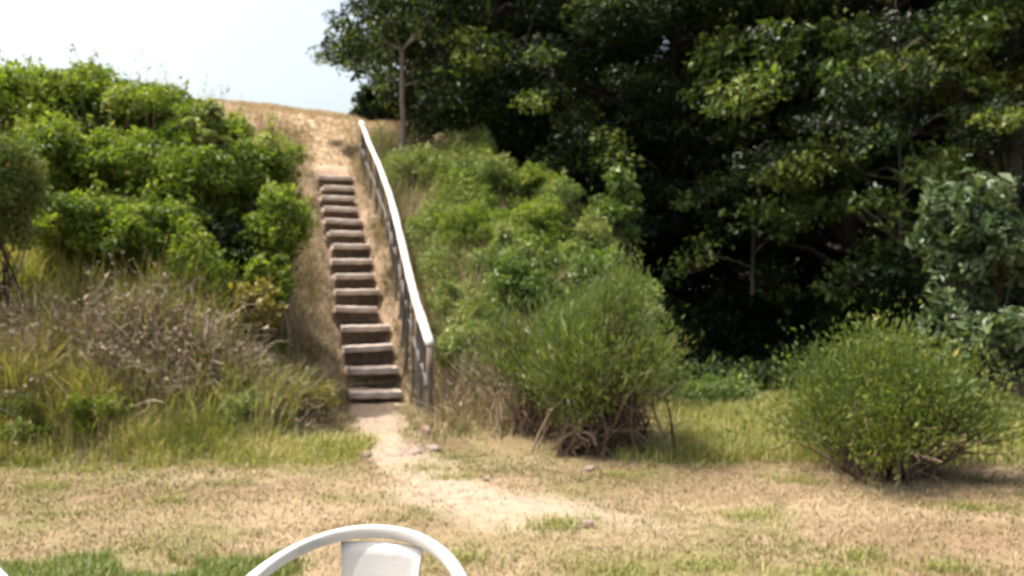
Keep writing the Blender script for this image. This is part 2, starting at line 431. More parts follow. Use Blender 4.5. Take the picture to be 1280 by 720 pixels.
def boxg(sx, sy, sz, rng=None, jit=0.0, segs=1):
    """box from -sx/2..sx/2, 0..sy, -sz..0 split along x"""
    xs = np.linspace(-sx / 2, sx / 2, segs + 1)
    c = np.array([[0, 0], [0, -sz], [sy, -sz], [sy, 0]])
    V = np.zeros((segs + 1, 4, 3)); V[..., 0] = xs[:, None]; V[..., 1] = c[None, :, 0]; V[..., 2] = c[None, :, 1]
    if rng is not None: V += rng.normal(0, jit, V.shape)
    idx = np.arange((segs + 1) * 4).reshape(segs + 1, 4); nx = np.roll(idx, -1, 1)
    Q = np.concatenate([np.stack([idx[:-1], idx[1:], nx[1:], nx[:-1]], -1).reshape(-1, 4), [idx[0], idx[-1][::-1]]])
    g = Geo(); g.add(V, Q=Q)
    return g

# ---------------------------------------------------------------- the steps
ANG = math.atan2(1.95, 6.4)
rng = np.random.default_rng(11)
stairs = thing('staircase', 'steep flight of narrow weathered plank steps climbing the dry bank', 'steps', (-1.75, 10.3, 0.0), ANG)
run = STEP_DY / math.cos(ANG)
for i in range(NSTEP):
    y = i * run; zt = STEP_Z0 + i * STEP_DZ
    W = 0.65 + rng.normal(0, 0.03)
    o = obj('step', plank(rng, W, 0.27, 0.092, 10, wob=0.002).mesh('step'), M['step_wood'], stairs, (rng.normal(0, 0.025), y + 0.20, zt + 0.03))
    o.rotation_euler = (rng.normal(0, 0.02), rng.normal(0, 0.018), rng.normal(0, 0.025))
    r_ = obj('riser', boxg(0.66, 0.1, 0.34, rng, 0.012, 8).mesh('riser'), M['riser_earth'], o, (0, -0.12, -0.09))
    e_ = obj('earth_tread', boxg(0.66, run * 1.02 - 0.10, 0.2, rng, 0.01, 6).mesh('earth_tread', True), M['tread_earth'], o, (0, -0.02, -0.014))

# ---------------------------------------------------------------- handrail
rail_px = [(452, 153, 17.3), (461, 178, 16.2), (474, 207, 15.1), (487, 243, 13.9), (494, 268, 13.1), (503, 306, 12.1), (512, 345, 11.1), (521, 380, 10.3), (530, 407, 9.7), (538, 431, 9.1)]
rp = np.array([P(*q) for q in rail_px])
def dense(p, k=4):
    t = np.arange(len(p)); tt = np.linspace(0, len(p) - 1, (len(p) - 1) * k + 1)
    return np.stack([np.interp(tt, t, p[:, j]) for j in range(3)], -1)
hr = thing('handrail', 'crooked whitewashed pole handrail on dark posts along the steps', 'handrail', (rp[-1][0], rp[-1][1], float(terrain(rp[-1][0], rp[-1][1]))))
hb = np.array(hr.location)
rd = dense(rp) ; rr = np.linspace(0.05, 0.058, len(rd)) + rng.normal(0, 0.003, len(rd))
g = Geo(); tubes(g, rd - hb, rr, 8)
tubes(g, (rd - hb)[::-1][-2:], rr[-2:], 8)
obj('rail', g.mesh('rail', True), M['rail_wood'], hr)
for q in (9, 7.1, 5.2, 3.4, 1.6, 0.1):
    p = np.array([np.interp(q, np.arange(10), rp[:, j]) for j in range(3)])
    gz = float(terrain(p[0], p[1]))
    k = 5
    path = np.stack([np.linspace(p[0] + (0.02 if q < 9 else -0.02), p[0], k), np.linspace(p[1] + 0.02, p[1], k), np.linspace(gz - 0.3, p[2] - 0.03, k)], -1)
    path[1:-1, :2] += rng.normal(0, 0.012, (k - 2, 2))
    g = Geo(); tubes(g, path - hb, np.linspace(0.052, 0.042, k), 7)
    obj('post', g.mesh('post', True), M['post_wood'], hr)
# dark lower rails and split stakes under the top rail
for off in (0.46,):
    c = rd - hb; c = c + np.array([-0.03, -0.01, -off]) + rng.normal(0, 0.006, c.shape)
    g = Geo(); tubes(g, c, np.full(len(c), 0.024), 6); obj('lower_rail', g.mesh('lower_rail', True), M['old_board'], hr)
for q in np.arange(0.3, 8.9, 0.55):
    p = np.array([np.interp(q + rng.normal(0, 0.03), np.arange(10), rp[:, j]) for j in range(3)])
    gz = float(terrain(p[0], p[1])); k = 4; tl = rng.normal(0, 0.02, 2)
    path = np.stack([np.linspace(p[0] - 0.06 + tl[0], p[0] - 0.03, k), np.linspace(p[1] + tl[1], p[1], k), np.linspace(gz - 0.15, p[2] - 0.06 - 0.05 * rng.random(), k)], -1)
    g = Geo(); tubes(g, path - hb, np.array([0.028, 0.026, 0.025, 0.02]) * rng.uniform(0.8, 1.25), 5); obj('stake', g.mesh('stake'), M['old_board'], hr)

# ---------------------------------------------------------------- stones
def stone_mesh(rng, sx, sy, sz, nm='stone'):
    u = np.linspace(0, 2 * np.pi, 13)[:-1]; rings = []
    for z, r in ((-0.5, 0.8), (0.0, 1.0), (0.7, 0.95), (1.0, 0.72)):
        rr = r * (1 + 0.16 * np.sin(u * 2 + sx * 9) + 0.1 * np.sin(u * 3 + sy * 20)) * (1 + rng.normal(0, 0.05, 12))
        rings.append(np.stack([np.cos(u) * rr * sx, np.sin(u) * rr * sy, np.full(12, z * sz) + rng.normal(0, 0.07, 12) * sz], -1))
    V = np.array(rings); idx = np.arange(48).reshape(4, 12); nx = np.roll(idx, -1, 1)
    Q = np.stack([idx[:-1], nx[:-1], nx[1:], idx[1:]], -1).reshape(-1, 4)
    V = np.concatenate([V.reshape(-1, 3), [[0, 0, sz * 1.03]]])
    T = np.stack([idx[3], nx[3], np.full(12, 48)], -1)
    g = Geo(); g.add(V, T=T, Q=Q); return g.mesh(nm, False)
for (px, py_, sx, sy, sz, lb) in (
        (505, 568, 0.22, 0.13, 0.022, 'flat pinkish stone slab set at the bottom of the earth path'),
        (541, 562, 0.09, 0.07, 0.04, 'brown rounded stone right of the flat slab on the path'),
        (533, 543, 0.10, 0.08, 0.07, 'small dark stone behind the brown stone near the handrail post'),
        (455, 571, 0.09, 0.07, 0.05, 'small stone left of the flat slab at the path edge'),
        (737, 588, 0.07, 0.05, 0.035, 'grey stone in the dry grass below the broom bush'),
        (607, 600, 0.04, 0.03, 0.02, 'small stone lying in the dry lawn right of the path'),
        (735, 657, 0.05, 0.04, 0.03, 'small stone at the right end of the bare patch')):
    D = EYE * F / (py_ - HY); p = P(px, py_, D)
    o = obj('stone', stone_mesh(rng, sx, sy, sz), M['stone'], loc=(p[0], p[1], float(terrain(p[0], p[1]))))
    o.rotation_euler = (0, 0, rng.random() * 6); o['label'] = lb; o['category'] = 'stone'; o['group'] = 'stones around the path'

# ---------------------------------------------------------------- trees
def branch_paths(rng, A, B, S=5, sag=0.1, wob=0.05):
    A = np.asarray(A); B = np.asarray(B)
    t = np.linspace(0, 1, S)[None, :, None]
    L = np.linalg.norm(B - A, axis=1)[:, None, None]
    p = A[:, None] + (B - A)[:, None] * t
    p = p + rng.normal(0, wob, (len(A), S, 3)) * L * np.sin(np.pi * t)
    p[:, :, 2] += (np.sin(np.pi * t) * L * sag)[:, :, 0]
    return p

def tree_meshes(seed, H, Rr, cb, nlimb=26, nleaf=26000, size=0.12, clump=0.55, lean=(0, 0), trunk_r=0.2):
    rng = np.random.default_rng(seed)
    k = 9; tz = np.linspace(-0.3, H * 0.93, k)
    tp = np.stack([lean[0] * (tz / H) ** 1.4 + np.cumsum(rng.normal(0, 0.06, k)), lean[1] * (tz / H) ** 1.4 + np.cumsum(rng.normal(0, 0.06, k)), tz], -1)
    gt = Geo(); tr = trunk_r * np.clip(1 - (tz / H) * 0.9, 0.08, 1); tr[0] *= 1.5
    tubes(gt, tp, tr, 9)
    # limbs
    u = (np.arange(nlimb) + rng.random(nlimb)) / nlimb
    hz = cb + (H * 0.9 - cb) * u
    A = np.stack([np.interp(hz * 0.93, tz, tp[:, j]) for j in range(3)], -1)
    prof = np.sqrt(np.clip(1 - ((hz - (cb + (H - cb) * 0.38)) / ((H - cb) * 0.66)) ** 2, 0.08, 1))
    a = np.arange(nlimb) * 2.4 + rng.normal(0, 0.4, nlimb)
    ln = Rr * prof * (0.75 + 0.35 * rng.random(nlimb))
    B = A + np.stack([np.cos(a) * ln, np.sin(a) * ln, ln * (rng.normal(0.18, 0.2, nlimb))], -1)
    lp = branch_paths(rng, A, B, 6, 0.1, 0.05)
    rl = np.interp(hz, tz, tr)[:, None] * 0.5 * np.linspace(1, 0.15, 6)[None] + 0.008
    gb = Geo(); tubes(gb, lp, rl, 6)
    # secondary branches
    ns = 6; AA = []; BB = []
    for j in range(ns):
        f = 0.3 + 0.7 * rng.random(nlimb)
        ii = np.minimum((f * 5).astype(int), 4); fr = f * 5 - ii; r_ = np.arange(nlimb)
        p = lp[r_, ii] * (1 - fr)[:, None] + lp[r_, ii + 1] * fr[:, None]
        d = norm(np.stack([np.cos(a), np.sin(a), np.full(nlimb, 0.2)], -1) + rng.normal(0, 0.6, (nlimb, 3)))
        AA.append(p); BB.append(p + d * (0.35 + 0.6 * rng.random(nlimb))[:, None] * Rr * 0.33)
    AA = np.concatenate(AA); BB = np.concatenate(BB)
    sp = branch_paths(rng, AA, BB, 4, 0.08, 0.06)
    tubes(gb, sp, np.linspace(0.022, 0.006, 4)[None].repeat(len(AA), 0), 4)
    # leaf clumps
    C = np.concatenate([BB, B, tp[-1:]]); nC = len(C)
    cr = clump * (0.6 + 0.8 * rng.random(nC))
    w = cr ** 2; cnt = rng.choice(nC, nleaf, p=w / w.sum())
    dirv = norm(rng.normal(0, 1, (nleaf, 3)))
    rad = rng.random(nleaf) ** 0.45
    pos = C[cnt] + dirv * (rad * cr[cnt])[:, None] * np.array([1.1, 1.1, 0.5])
    ctint = np.where(rng.random(nC) < 0.2, 0.97, rng.normal(0.36, 0.15, nC))  # some clumps get the bright tint, painting sunlit sprays into the colour
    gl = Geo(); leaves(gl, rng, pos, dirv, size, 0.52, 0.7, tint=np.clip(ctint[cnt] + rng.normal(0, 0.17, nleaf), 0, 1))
    return gt.mesh('trunk', True), gb.mesh('branches', True), gl.mesh('crown')

protos = {
    'a': tree_meshes(101, 9.5, 3.0, 1.0, 30, 36000, 0.11, 0.5),
    'b': tree_meshes(102, 12.5, 3.6, 1.4, 34, 50000, 0.108, 0.52),
    'c': tree_meshes(103, 13.5, 4.0, 3.6, 34, 52000, 0.112, 0.56),
    'd': tree_meshes(104, 11.0, 3.4, 0.9, 36, 50000, 0.11, 0.5),
}
WOOD = 'trees of the dark wood'
def place_tree(key, px, D, rz, sc, label, mat='oak_leaf', sz=None):
    x = (px - 640) / F * D
    t = thing('tree', label, 'tree', (x, D, float(terrain(x, D)) - 0.05), rz, WOOD)
    s = (sc, sc, sc if sz is None else sz)
    tm, bm_, cm = protos[key]
    a = obj('trunk', tm, M['bark'], t); a.scale = s
    a = obj('branches', bm_, M['bark'], t, kind='stuff'); a.scale = s
    if mat != 'oak_leaf' and cm.materials and cm.materials[0] is not M[mat]:
        cm = cm.copy(); cm.materials.clear()
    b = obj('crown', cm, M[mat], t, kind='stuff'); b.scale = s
    return t
TREES = [
    ('a', 625, 20.0, 0.3, 0.92, 'tree whose leafy branch reaches out over the head of the steps'),
    ('c', 640, 21.0, 1.2, 1.0, 'tall dark tree rising behind the upper right bank'),
    ('b', 735, 19.0, 2.1, 1.0, 'dark tree standing behind the lit sapling'),
    ('c', 850, 18.5, 3.9, 1.0, 'large overhanging tree above the black hollow of the wood'),
    ('d', 955, 21.0, 4.4, 1.1, 'tree deep in the black hollow left of the round bush'),
    ('b', 1045, 16.5, 5.2, 0.95, 'tree with lit hanging sprays above the round bush'),
    ('c', 1160, 18.0, 0.9, 1.0, 'tall tree behind the laurel at right'),
    ('d', 1270, 14.5, 2.8, 0.95, 'tree leaning in at the right edge behind the laurel'),
    ('d', 1120, 24.0, 3.0, 1.2, 'tree at the back of the wood right of the hollow'),
    ('b', 800, 26.0, 0.6, 1.15, 'tree at the back of the wood left of the hollow'),
    ('a', 522, 27.0, 1.7, 1.0, 'small tree on the skyline right of the dry field'),
    ('d', 1400, 19.0, 5.7, 1.1, 'tree just off the right end of the wood'),
]
for t in TREES: place_tree(*t)

protos['e'] = tree_meshes(105, 7.6, 1.6, 1.8, 22, 4200, 0.12, 0.36, (0.3, -0.5), 0.045)
for t in (('e', 925, 15.6, 0.4, 1.0, 'added thin tree, lime coloured to stand for sunlit sprays above the black hollow'),
          ('e', 1140, 13.6, 2.2, 1.0, 'added thin tree, lime coloured to stand for sunlit leaves high above the laurel')):
    place_tree(*t, mat='lime_leaf')  # added trees: their lime crowns paint sunlit sprays of the wood

# slender pale trunk in front of the wood at the head of the bank
p = P(503, 165, 17.4); z0 = float(terrain(p[0], p[1]))
t = thing('tree', 'slender young tree with bare pale trunk just right of the handrail top', 'tree', (p[0], p[1], z0), 0, WOOD)
k = 8; zz = np.linspace(-0.2, 2.5, k)
tp = np.stack([np.linspace(0.03, -0.02, k) + rng.normal(0, 0.006, k), rng.normal(0, 0.01, k), zz], -1)
g = Geo(); tubes(g, tp, np.linspace(0.07, 0.045, k), 8)
A = tp[[5, 6, 6, 7, 7, 7]]; B = A + rng.normal(0, 0.55, (6, 3)) + [0.1, 0.2, 0.5]
obj('trunk', g.mesh('trunk', True), M['pale_bark'], t)
g = Geo(); tubes(g, branch_paths(rng, A, B, 4), np.linspace(0.025, 0.006, 4)[None].repeat(6, 0), 5)
obj('branches', g.mesh('branches', True), M['pale_bark'], t, kind='stuff')
g = Geo(); n = 5000; c = rng.integers(0, 6, n); dv = norm(rng.normal(0, 1, (n, 3)))
leaves(g, rng, B[c] + dv * (rng.random(n) ** .5 * 0.75)[:, None], dv, 0.12, 0.5)
obj('crown', g.mesh('crown'), M['oak_leaf'], t, kind='stuff')

# the far wood behind, one mass
rng = np.random.default_rng(77)
g = Geo(); nC = 620
ang = rng.random(nC) * 1.05 - 0.2
rr = 27 + rng.random(nC) * 9
C = np.stack([np.sin(ang) * rr + 0.5, np.cos(ang) * rr, rng.random(nC) ** 1.25 * 14], -1)
C[:, 2] += np.maximum(terrain(C[:, 0], C[:, 1]), 0)
keep = C[:, 0] > -4.0 + (C[:, 1] - 27) * 0.0; C = C[keep]; nC = len(C)
n = 85000; c = rng.integers(0, nC, n); dv = norm(rng.normal(0, 1, (n, 3)))
leaves(g, rng, C[c] + dv * (rng.random(n) ** .4 * 1.6)[:, None] * np.array([1, 1, 0.75]), dv, 0.27, 0.6)
fw = obj('woodland', g.mesh('woodland'), M['oak_leaf'], kind='stuff')
fw['label'] = 'dense dark mass of far foliage closing the back of the wood'; fw['category'] = 'woodland'

# ---------------------------------------------------------------- shrubs
def shrub(name, label, cat, px, py_, D, rx, rz, mat, n=9000, size=0.06, aspect=0.55, group=None, stems=26, up=0.6, seed=0, clump=0.3, nclump=34, stem_mat='twig', shell=0.3, zmin=None):
    """leafy bush: centre of its foliage at the pixel, standing on the terrain below"""
    rng = np.random.default_rng(seed + int(px * 7 + py_))
    c = P(px, py_, D); z0 = float(terrain(c[0], c[1]))
    t = thing(name, label, cat, (c[0], c[1], z0), 0, group)
    cz = c[2] - z0
    d = norm(rng.normal(0, 1, (nclump, 3)) + [0, -0.15, 0.25])
    C = d * (rng.random(nclump) ** shell)[:, None] * np.array([rx, rx * 0.9, rz]) * 0.82 + [0, 0, cz]
    C *= 1 + rng.normal(0, 0.05, (nclump, 1))
    gzs = terrain(C[:, 0] + c[0], C[:, 1] + c[1]) - z0
    C[:, 2] = np.maximum(C[:, 2], gzs + 0.12)
    cr = clump * (0.6 + 0.8 * rng.random(nclump)) * max(rx, rz)
    w = cr ** 2; k = rng.choice(nclump, n, p=w / w.sum())
    dv = norm(rng.normal(0, 1, (n, 3)))
    pos = C[k] + dv * (rng.random(n) ** 0.42 * cr[k])[:, None] * np.array([1, 1, 0.75])
    ct = rng.normal(0.5, 0.18, nclump)
    g = Geo(); leaves(g, rng, pos, dv, size, aspect, up, tint=np.clip(ct[k] + rng.normal(0, 0.18, n), 0, 1))
    # long shoots breaking the outline
    ns = 22; k2 = rng.integers(0, nclump, ns)
    sd = norm((C[k2] - [0, 0, cz]) * [1, 1, 0.8] / max(rx, rz) + rng.normal(0, 0.35, (ns, 3)) + [0, -0.1, 0.45])
    SA = C[k2]; SB = SA + sd * (max(rx, rz) * (0.2 + 0.4 * rng.random(ns)))[:, None]
    shp = branch_paths(rng, SA, SB, 5, 0.12, 0.05)
    nl = 16; f = (0.25 + 0.8 * rng.random((ns, nl))) * 4; f = np.minimum(f, 3.99); ii = f.astype(int); fr = f - ii
    rI = np.arange(ns)[:, None]
    lp_ = (shp[rI, ii] * (1 - fr)[..., None] + shp[rI, ii + 1] * fr[..., None]).reshape(-1, 3) + rng.normal(0, size * 0.45, (ns * nl, 3))
    leaves(g, rng, lp_, norm(rng.normal(0, 1, (ns * nl, 3))), size * 0.9, aspect, up, tint=np.clip(rng.normal(0.68, 0.2, ns * nl), 0, 1))
    obj('foliage', g.mesh('foliage'), M[mat], t, kind='stuff')
    m = min(stems, nclump); B = C[:m]
    A = rng.normal(0, 1, (m, 3)) * [rx * 0.22, rx * 0.22, 0]
    A[:, 2] = terrain(A[:, 0] + c[0], A[:, 1] + c[1]) - z0 - 0.05
    sp = branch_paths(rng, A, B, 6, 0.12, 0.06)
    g = Geo(); tubes(g, sp, np.linspace(0.016, 0.004, 6)[None].repeat(m, 0), 4, tint=rng.random(m))
    tubes(g, shp, np.linspace(0.006, 0.002, 5)[None].repeat(ns, 0), 3, tint=rng.random(ns))
    obj('stems', g.mesh('stems'), M[stem_mat], t, kind='stuff')
    return t

LB = 'bramble bushes on the left bank'
for i, (px, py_, D, rx, rz, n, lb) in enumerate((
        (20, 140, 11.0, 0.9, 0.62, 7000, 'bright bramble at the far left of the skyline'),
        (105, 128, 11.2, 0.75, 0.6, 6500, 'bramble on the skyline second from the left'),
        (185, 150, 11.2, 0.8, 0.6, 6500, 'bramble on the skyline third from the left'),
        (262, 185, 11.0, 0.7, 0.66, 6500, 'bramble at the right end of the skyline beside the dry field'),
        (325, 228, 10.7, 0.5, 0.72, 6000, 'tall bramble with pale tips overhanging the left edge of the steps'),
        (75, 205, 10.1, 0.7, 0.6, 6500, 'yellow green bramble high on the bank near the left edge'),
        (160, 215, 10.1, 0.72, 0.55, 6500, 'yellow green bramble in the middle of the left bank'),
        (245, 235, 10.2, 0.62, 0.55, 6000, 'bramble directly above the dark hollow of the left bank'),
        (345, 290, 10.0, 0.36, 0.6, 4500, 'low bramble beside the steps right of the dark hollow'),
        (110, 285, 9.2, 0.62, 0.5, 6000, 'bramble above the grey dead thicket near the left edge'),
        (190, 300, 9.1, 0.55, 0.45, 5500, 'bramble left of the dark hollow hanging over the dead thicket'),
        (335, 350, 9.3, 0.3, 0.32, 2600, 'lowest bramble beside the steps above the ochre bush'))):
    shrub('bramble_bush', lb, 'bush', px, py_, D, rx, rz, 'bramble_leaf', n=int(n * 1.5), size=0.06, aspect=0.55, group=LB, clump=0.31, nclump=40, seed=i, shell=0.38)
shrub('bramble_bush', 'sparse bramble with near-black leaves painting the shade in the hollow of the left bank', 'bush', 275, 320, 9.9, 0.5, 0.5, 'oak_leaf', n=3000, size=0.08, aspect=0.6, group=LB)  # darker leaf colour than the other brambles, standing in for shade
shrub('dark_bush', 'fine dark green bush at the left edge of the picture', 'bush', 0, 240, 8.2, 0.45, 0.62, 'broom', n=11000, size=0.05, aspect=0.25)
shrub('ochre_bush', 'small ochre yellow bush below the bramble beside the steps', 'bush', 325, 388, 8.9, 0.3, 0.3, 'ochre_leaf', n=2600, size=0.06)
shrub('pale_bush', 'small pale silvery bush among the brambles near the dry field', 'bush', 258, 165, 10.3, 0.22, 0.3, 'pale_leaf', n=1400, size=0.07, nclump=10)

WG = 'leafy weeds at the foot of the left bank'
for px, py_, D, rx, rz, n, m, lb in ((20, 530, 7.1, 0.35, 0.25, 1500, 'lime_leaf', 'clump of leafy green weeds in the long grass at the left edge'), (120, 520, 7.2, 0.3, 0.22, 1100, 'bramble_leaf', 'bright leafy weeds in the long grass left of the dead thicket'),
        (385, 500, 8.4, 0.3, 0.22, 1300, 'ochre_leaf', 'low ochre weeds left of the bottom step'), (300, 520, 7.6, 0.35, 0.2, 1100, 'pale_leaf', 'pale weeds at the foot of the bank left of the path')):
    shrub('weeds', lb, 'weeds', px, py_, D, rx, rz, m, n=n, size=0.045, aspect=0.3, group=WG, nclump=16, stems=10)
RB = 'bushes on the right bank'
shrub('pale_bush', 'pale grassy bush at the top of the right bank by the handrail', 'bush', 540, 215, 15.6, 0.7, 0.55, 'pale_leaf', n=5500, size=0.07, aspect=0.3, group=RB, up=0.2)
shrub('pale_bush', 'pale green bush on the upper right bank under the trees', 'bush', 610, 232, 15.0, 0.75, 0.55, 'pale_leaf', n=6500, size=0.07, aspect=0.28, group=RB)
shrub('green_bush', 'bright green bush in the middle of the right bank', 'bush', 588, 300, 12.8, 0.7, 0.5, 'bramble_leaf', n=8000, size=0.06, aspect=0.28, group=RB)
shrub('green_bush', 'green bush right of the bright one on the bank', 'bush', 665, 290, 13.0, 0.75, 0.6, 'bramble_leaf', n=8000, size=0.06, aspect=0.35, group=RB)
shrub('pale_bush', 'pale leafy bush at the edge of the bank beside the sapling', 'bush', 700, 268, 14.2, 0.55, 0.5, 'pale_leaf', n=4500, size=0.065, aspect=0.3, group=RB)
shrub('pale_bush', 'pale feathery bush halfway down beside the handrail', 'bush', 570, 385, 10.9, 0.4, 0.5, 'pale_leaf', n=3800, size=0.07, aspect=0.3, group=RB, up=0.2)
shrub('green_bush', 'dull green bush behind the broom bush', 'bush', 655, 370, 10.4, 0.62, 0.6, 'lime_leaf', n=7500, size=0.07, aspect=0.35, group=RB)
shrub('green_bush', 'green bush at the right edge of the bank above the broom', 'bush', 755, 355, 11.3, 0.65, 0.55, 'lime_leaf', n=7500, size=0.075, aspect=0.35, group=RB)
shrub('green_bush', 'yellow green bush on the bank just right of the middle of the handrail', 'bush', 545, 290, 13.4, 0.45, 0.45, 'bramble_leaf', n=4500, size=0.06, aspect=0.35, group=RB)
shrub('pale_bush', 'pale green bush in the middle of the bank above the dull green one', 'bush', 630, 330, 11.8, 0.55, 0.5, 'pale_leaf', n=4500, size=0.075, aspect=0.28, group=RB)
shrub('pale_bush', 'pale straw green bush at the lower end of the handrail', 'bush', 600, 440, 9.6, 0.5, 0.4, 'pale_leaf', n=4200, size=0.07, aspect=0.3, group=RB, up=0.2)
shrub('green_bush', 'bright green bush at the crest of the bank below the hollies', 'bush', 655, 240, 14.8, 0.6, 0.5, 'bramble_leaf', n=5000, size=0.065, aspect=0.35, group=RB)
shrub('pale_bush', 'pale lime bush at the right foot of the bank behind the broom', 'bush', 785, 385, 10.0, 0.5, 0.5, 'pale_leaf', n=4200, size=0.065, aspect=0.28, group=RB)
shrub('pale_bush', 'pale hazy bush on the right bank left of the sapling', 'bush', 735, 312, 12.4, 0.5, 0.5, 'pale_leaf', n=4200, size=0.075, aspect=0.28, group=RB)
shrub('sapling', 'sunlit leafy sapling standing against the dark wood', 'sapling', 772, 262, 14.0, 0.42, 0.7, 'lime_leaf', n=2600, size=0.11, aspect=0.35, stems=10, nclump=14)
HG = 'dark hollies under the trees'
for px, py_, D, rx, rz, lb in ((478, 132, 21.5, 0.9, 0.6, 'dark holly on the skyline just right of the dry field'), (545, 128, 20.5, 1.1, 1.0, 'dark holly behind the slender pale trunk'),
        (615, 140, 19.5, 1.2, 1.1, 'dark holly behind the pale bush of the upper bank'), (680, 180, 18.5, 1.2, 1.2, 'dark holly behind the edge of the bank left of the sapling')):
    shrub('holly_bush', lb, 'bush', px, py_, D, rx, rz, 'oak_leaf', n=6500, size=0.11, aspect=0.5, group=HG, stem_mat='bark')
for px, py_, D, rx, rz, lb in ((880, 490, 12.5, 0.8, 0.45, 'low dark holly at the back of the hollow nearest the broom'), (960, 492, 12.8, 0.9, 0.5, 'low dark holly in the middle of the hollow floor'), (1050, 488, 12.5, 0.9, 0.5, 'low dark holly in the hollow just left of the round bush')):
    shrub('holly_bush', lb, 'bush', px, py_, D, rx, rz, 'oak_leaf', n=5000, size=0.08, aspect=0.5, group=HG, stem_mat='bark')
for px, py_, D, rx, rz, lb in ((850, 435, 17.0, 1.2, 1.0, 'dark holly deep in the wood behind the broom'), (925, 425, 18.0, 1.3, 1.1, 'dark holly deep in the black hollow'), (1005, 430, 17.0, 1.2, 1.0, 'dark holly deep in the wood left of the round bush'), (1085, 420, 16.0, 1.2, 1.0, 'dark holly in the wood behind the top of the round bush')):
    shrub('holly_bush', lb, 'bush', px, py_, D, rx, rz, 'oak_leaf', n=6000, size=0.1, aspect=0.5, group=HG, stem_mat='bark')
UG = 'laurels at the edge of the wood'
shrub('laurel_bush', 'grey green laurel with large pale leaves at the right edge', 'bush', 1215, 305, 11.5, 0.85, 0.95, 'laurel_leaf', stem_mat='bark', n=3000, size=0.15, aspect=0.45, group=UG, nclump=40)
shrub('laurel_bush', 'low laurel with big pale leaves behind the right of the round bush', 'bush', 1215, 425, 10.2, 0.75, 0.45, 'laurel_leaf', stem_mat='bark', n=2000, size=0.15, aspect=0.45, group=UG, nclump=20)
shrub('undergrowth_bush', 'low green undergrowth between the broom and the round bush', 'bush', 890, 505, 10.8, 0.7, 0.25, 'lime_leaf', n=4000, size=0.06, aspect=0.4)

# ---------------------------------------------------------------- broom-like bushes with brown stems below
def broom_bush(name, label, px, D, rx, H, mat, n=26000, size=0.045, aspect=0.28, brown=0.4, seed=1, nst=90, flat=0.0):
    rng = np.random.default_rng(seed)
    x = (px - 640) / F * D; z0 = float(terrain(x, D))
    t = thing(name, label, 'bush', (x, D, z0))
    a = rng.random(nst) * 2 * np.pi; th = np.arcsin(rng.random(nst) ** 0.6 * 0.98)
    ln = (0.68 + 0.36 * rng.random(nst)) * (1 + (0.16 if brown > 0.5 else 0.07) * np.sin(a * 2 + seed) + (0.12 if brown > 0.5 else 0.08) * np.sin(a * 3 + seed * 2.3))
    B = np.stack([np.cos(a) * np.sin(th) * rx, np.sin(a) * np.sin(th) * rx * 0.85, np.maximum(np.cos(th), 0.12 + 0.3 * rng.random(nst)) * H], -1) * ln[:, None]
    B *= np.where((B[:, 2:] < 0.45 * H) & (brown > 0.5), 0.6, 1.0)
    A = rng.normal(0, 1, (nst, 3)) * [rx * (0.24 if brown > 0.5 else 0.13), rx * 0.16, 0]; A[:, 2] = -0.05
    sp = branch_paths(rng, A, B, 7, 0.1, 0.035)
    g = Geo(); tubes(g, sp, np.linspace(0.014, 0.003, 7)[None].repeat(nst, 0), 4, tint=rng.random(nst))
    # dead side twigs low down
    m = nst * (9 if brown > 0.5 else 6); k = rng.integers(0, nst, m); f = rng.integers(1, 5, m)
    a0 = sp[k, f]; b0 = a0 + norm(rng.normal(0, 1, (m, 3)) + [0, 0, 0.35]) * (0.12 + 0.2 * rng.random(m))[:, None]
    tubes(g, branch_paths(rng, a0, b0, 3, 0.05, 0.05), np.linspace(0.005, 0.002, 3)[None].repeat(m, 0), 3, tint=rng.random(m))
    obj('stems', g.mesh('stems'), M['twig'], t, kind='stuff')
    # fine upright green sprays on the outer part of each stem
    k = rng.integers(0, nst, n); f = brown + (1.05 - brown) * rng.random(n) ** 0.8
    ii = np.minimum((f * 6).astype(int), 5); fr = f * 6 - ii
    c = sp[k, ii] * (1 - fr)[:, None] + sp[k, ii + 1] * fr[:, None]
    outd = norm(c * [1, 1, 0.6] + 1e-6)
    pos = c + rng.normal(0, 0.062, (n, 3)) * (1.0 + f)[:, None] * rx
    kp = pos[:, 2] > H * brown * (0.45 + 0.5 * rng.random(n)) + 0.12 * rx * np.sin(pos[:, 0] * 5 / rx)
    c = c[kp]; outd = outd[kp]; pos = pos[kp]; k = k[kp]; n = len(pos)
    g = Geo()
    d = norm(outd * 0.7 + rng.normal(0, 0.55, (n, 3)) + [0, 0, 0.75])
    L = (size * np.exp(rng.normal(0, 0.35, n)))[:, None]
    s = norm(np.cross(d, rng.normal(0, 1, (n, 3)))); nn = np.cross(d, s)
    V = np.stack([pos, pos + d * L * .5 + s * L * aspect * .5, pos + d * L + nn * L * .1, pos + d * L * .5 - s * L * aspect * .5], 1)
    i = np.arange(n) * 4
    T = np.concatenate([np.stack([i, i + 1, i + 2], -1), np.stack([i, i + 2, i + 3], -1)])
    st = rng.normal(0.48, 0.16, nst)
    tn = np.clip(st[k] + rng.normal(0, 0.17, n), 0, 1)
    g.add(V, T=T, tt=np.concatenate([tn, tn]))
    obj('foliage', g.mesh('foliage'), M[mat], t, kind='stuff')
    return t
broom_bush('broom_bush', 'large fine-leaved broom bush with brown lower stems at the foot of the right bank', 752, 7.4, 1.0, 1.42, 'broom', n=46000, size=0.065, aspect=0.15, brown=0.52, seed=5, nst=210)
broom_bush('broom_bush', 'smaller broom sprig leaning left of the large broom bush', 668, 8.0, 0.55, 1.2, 'broom', n=9000, size=0.075, aspect=0.14, brown=0.55, seed=8, nst=60)
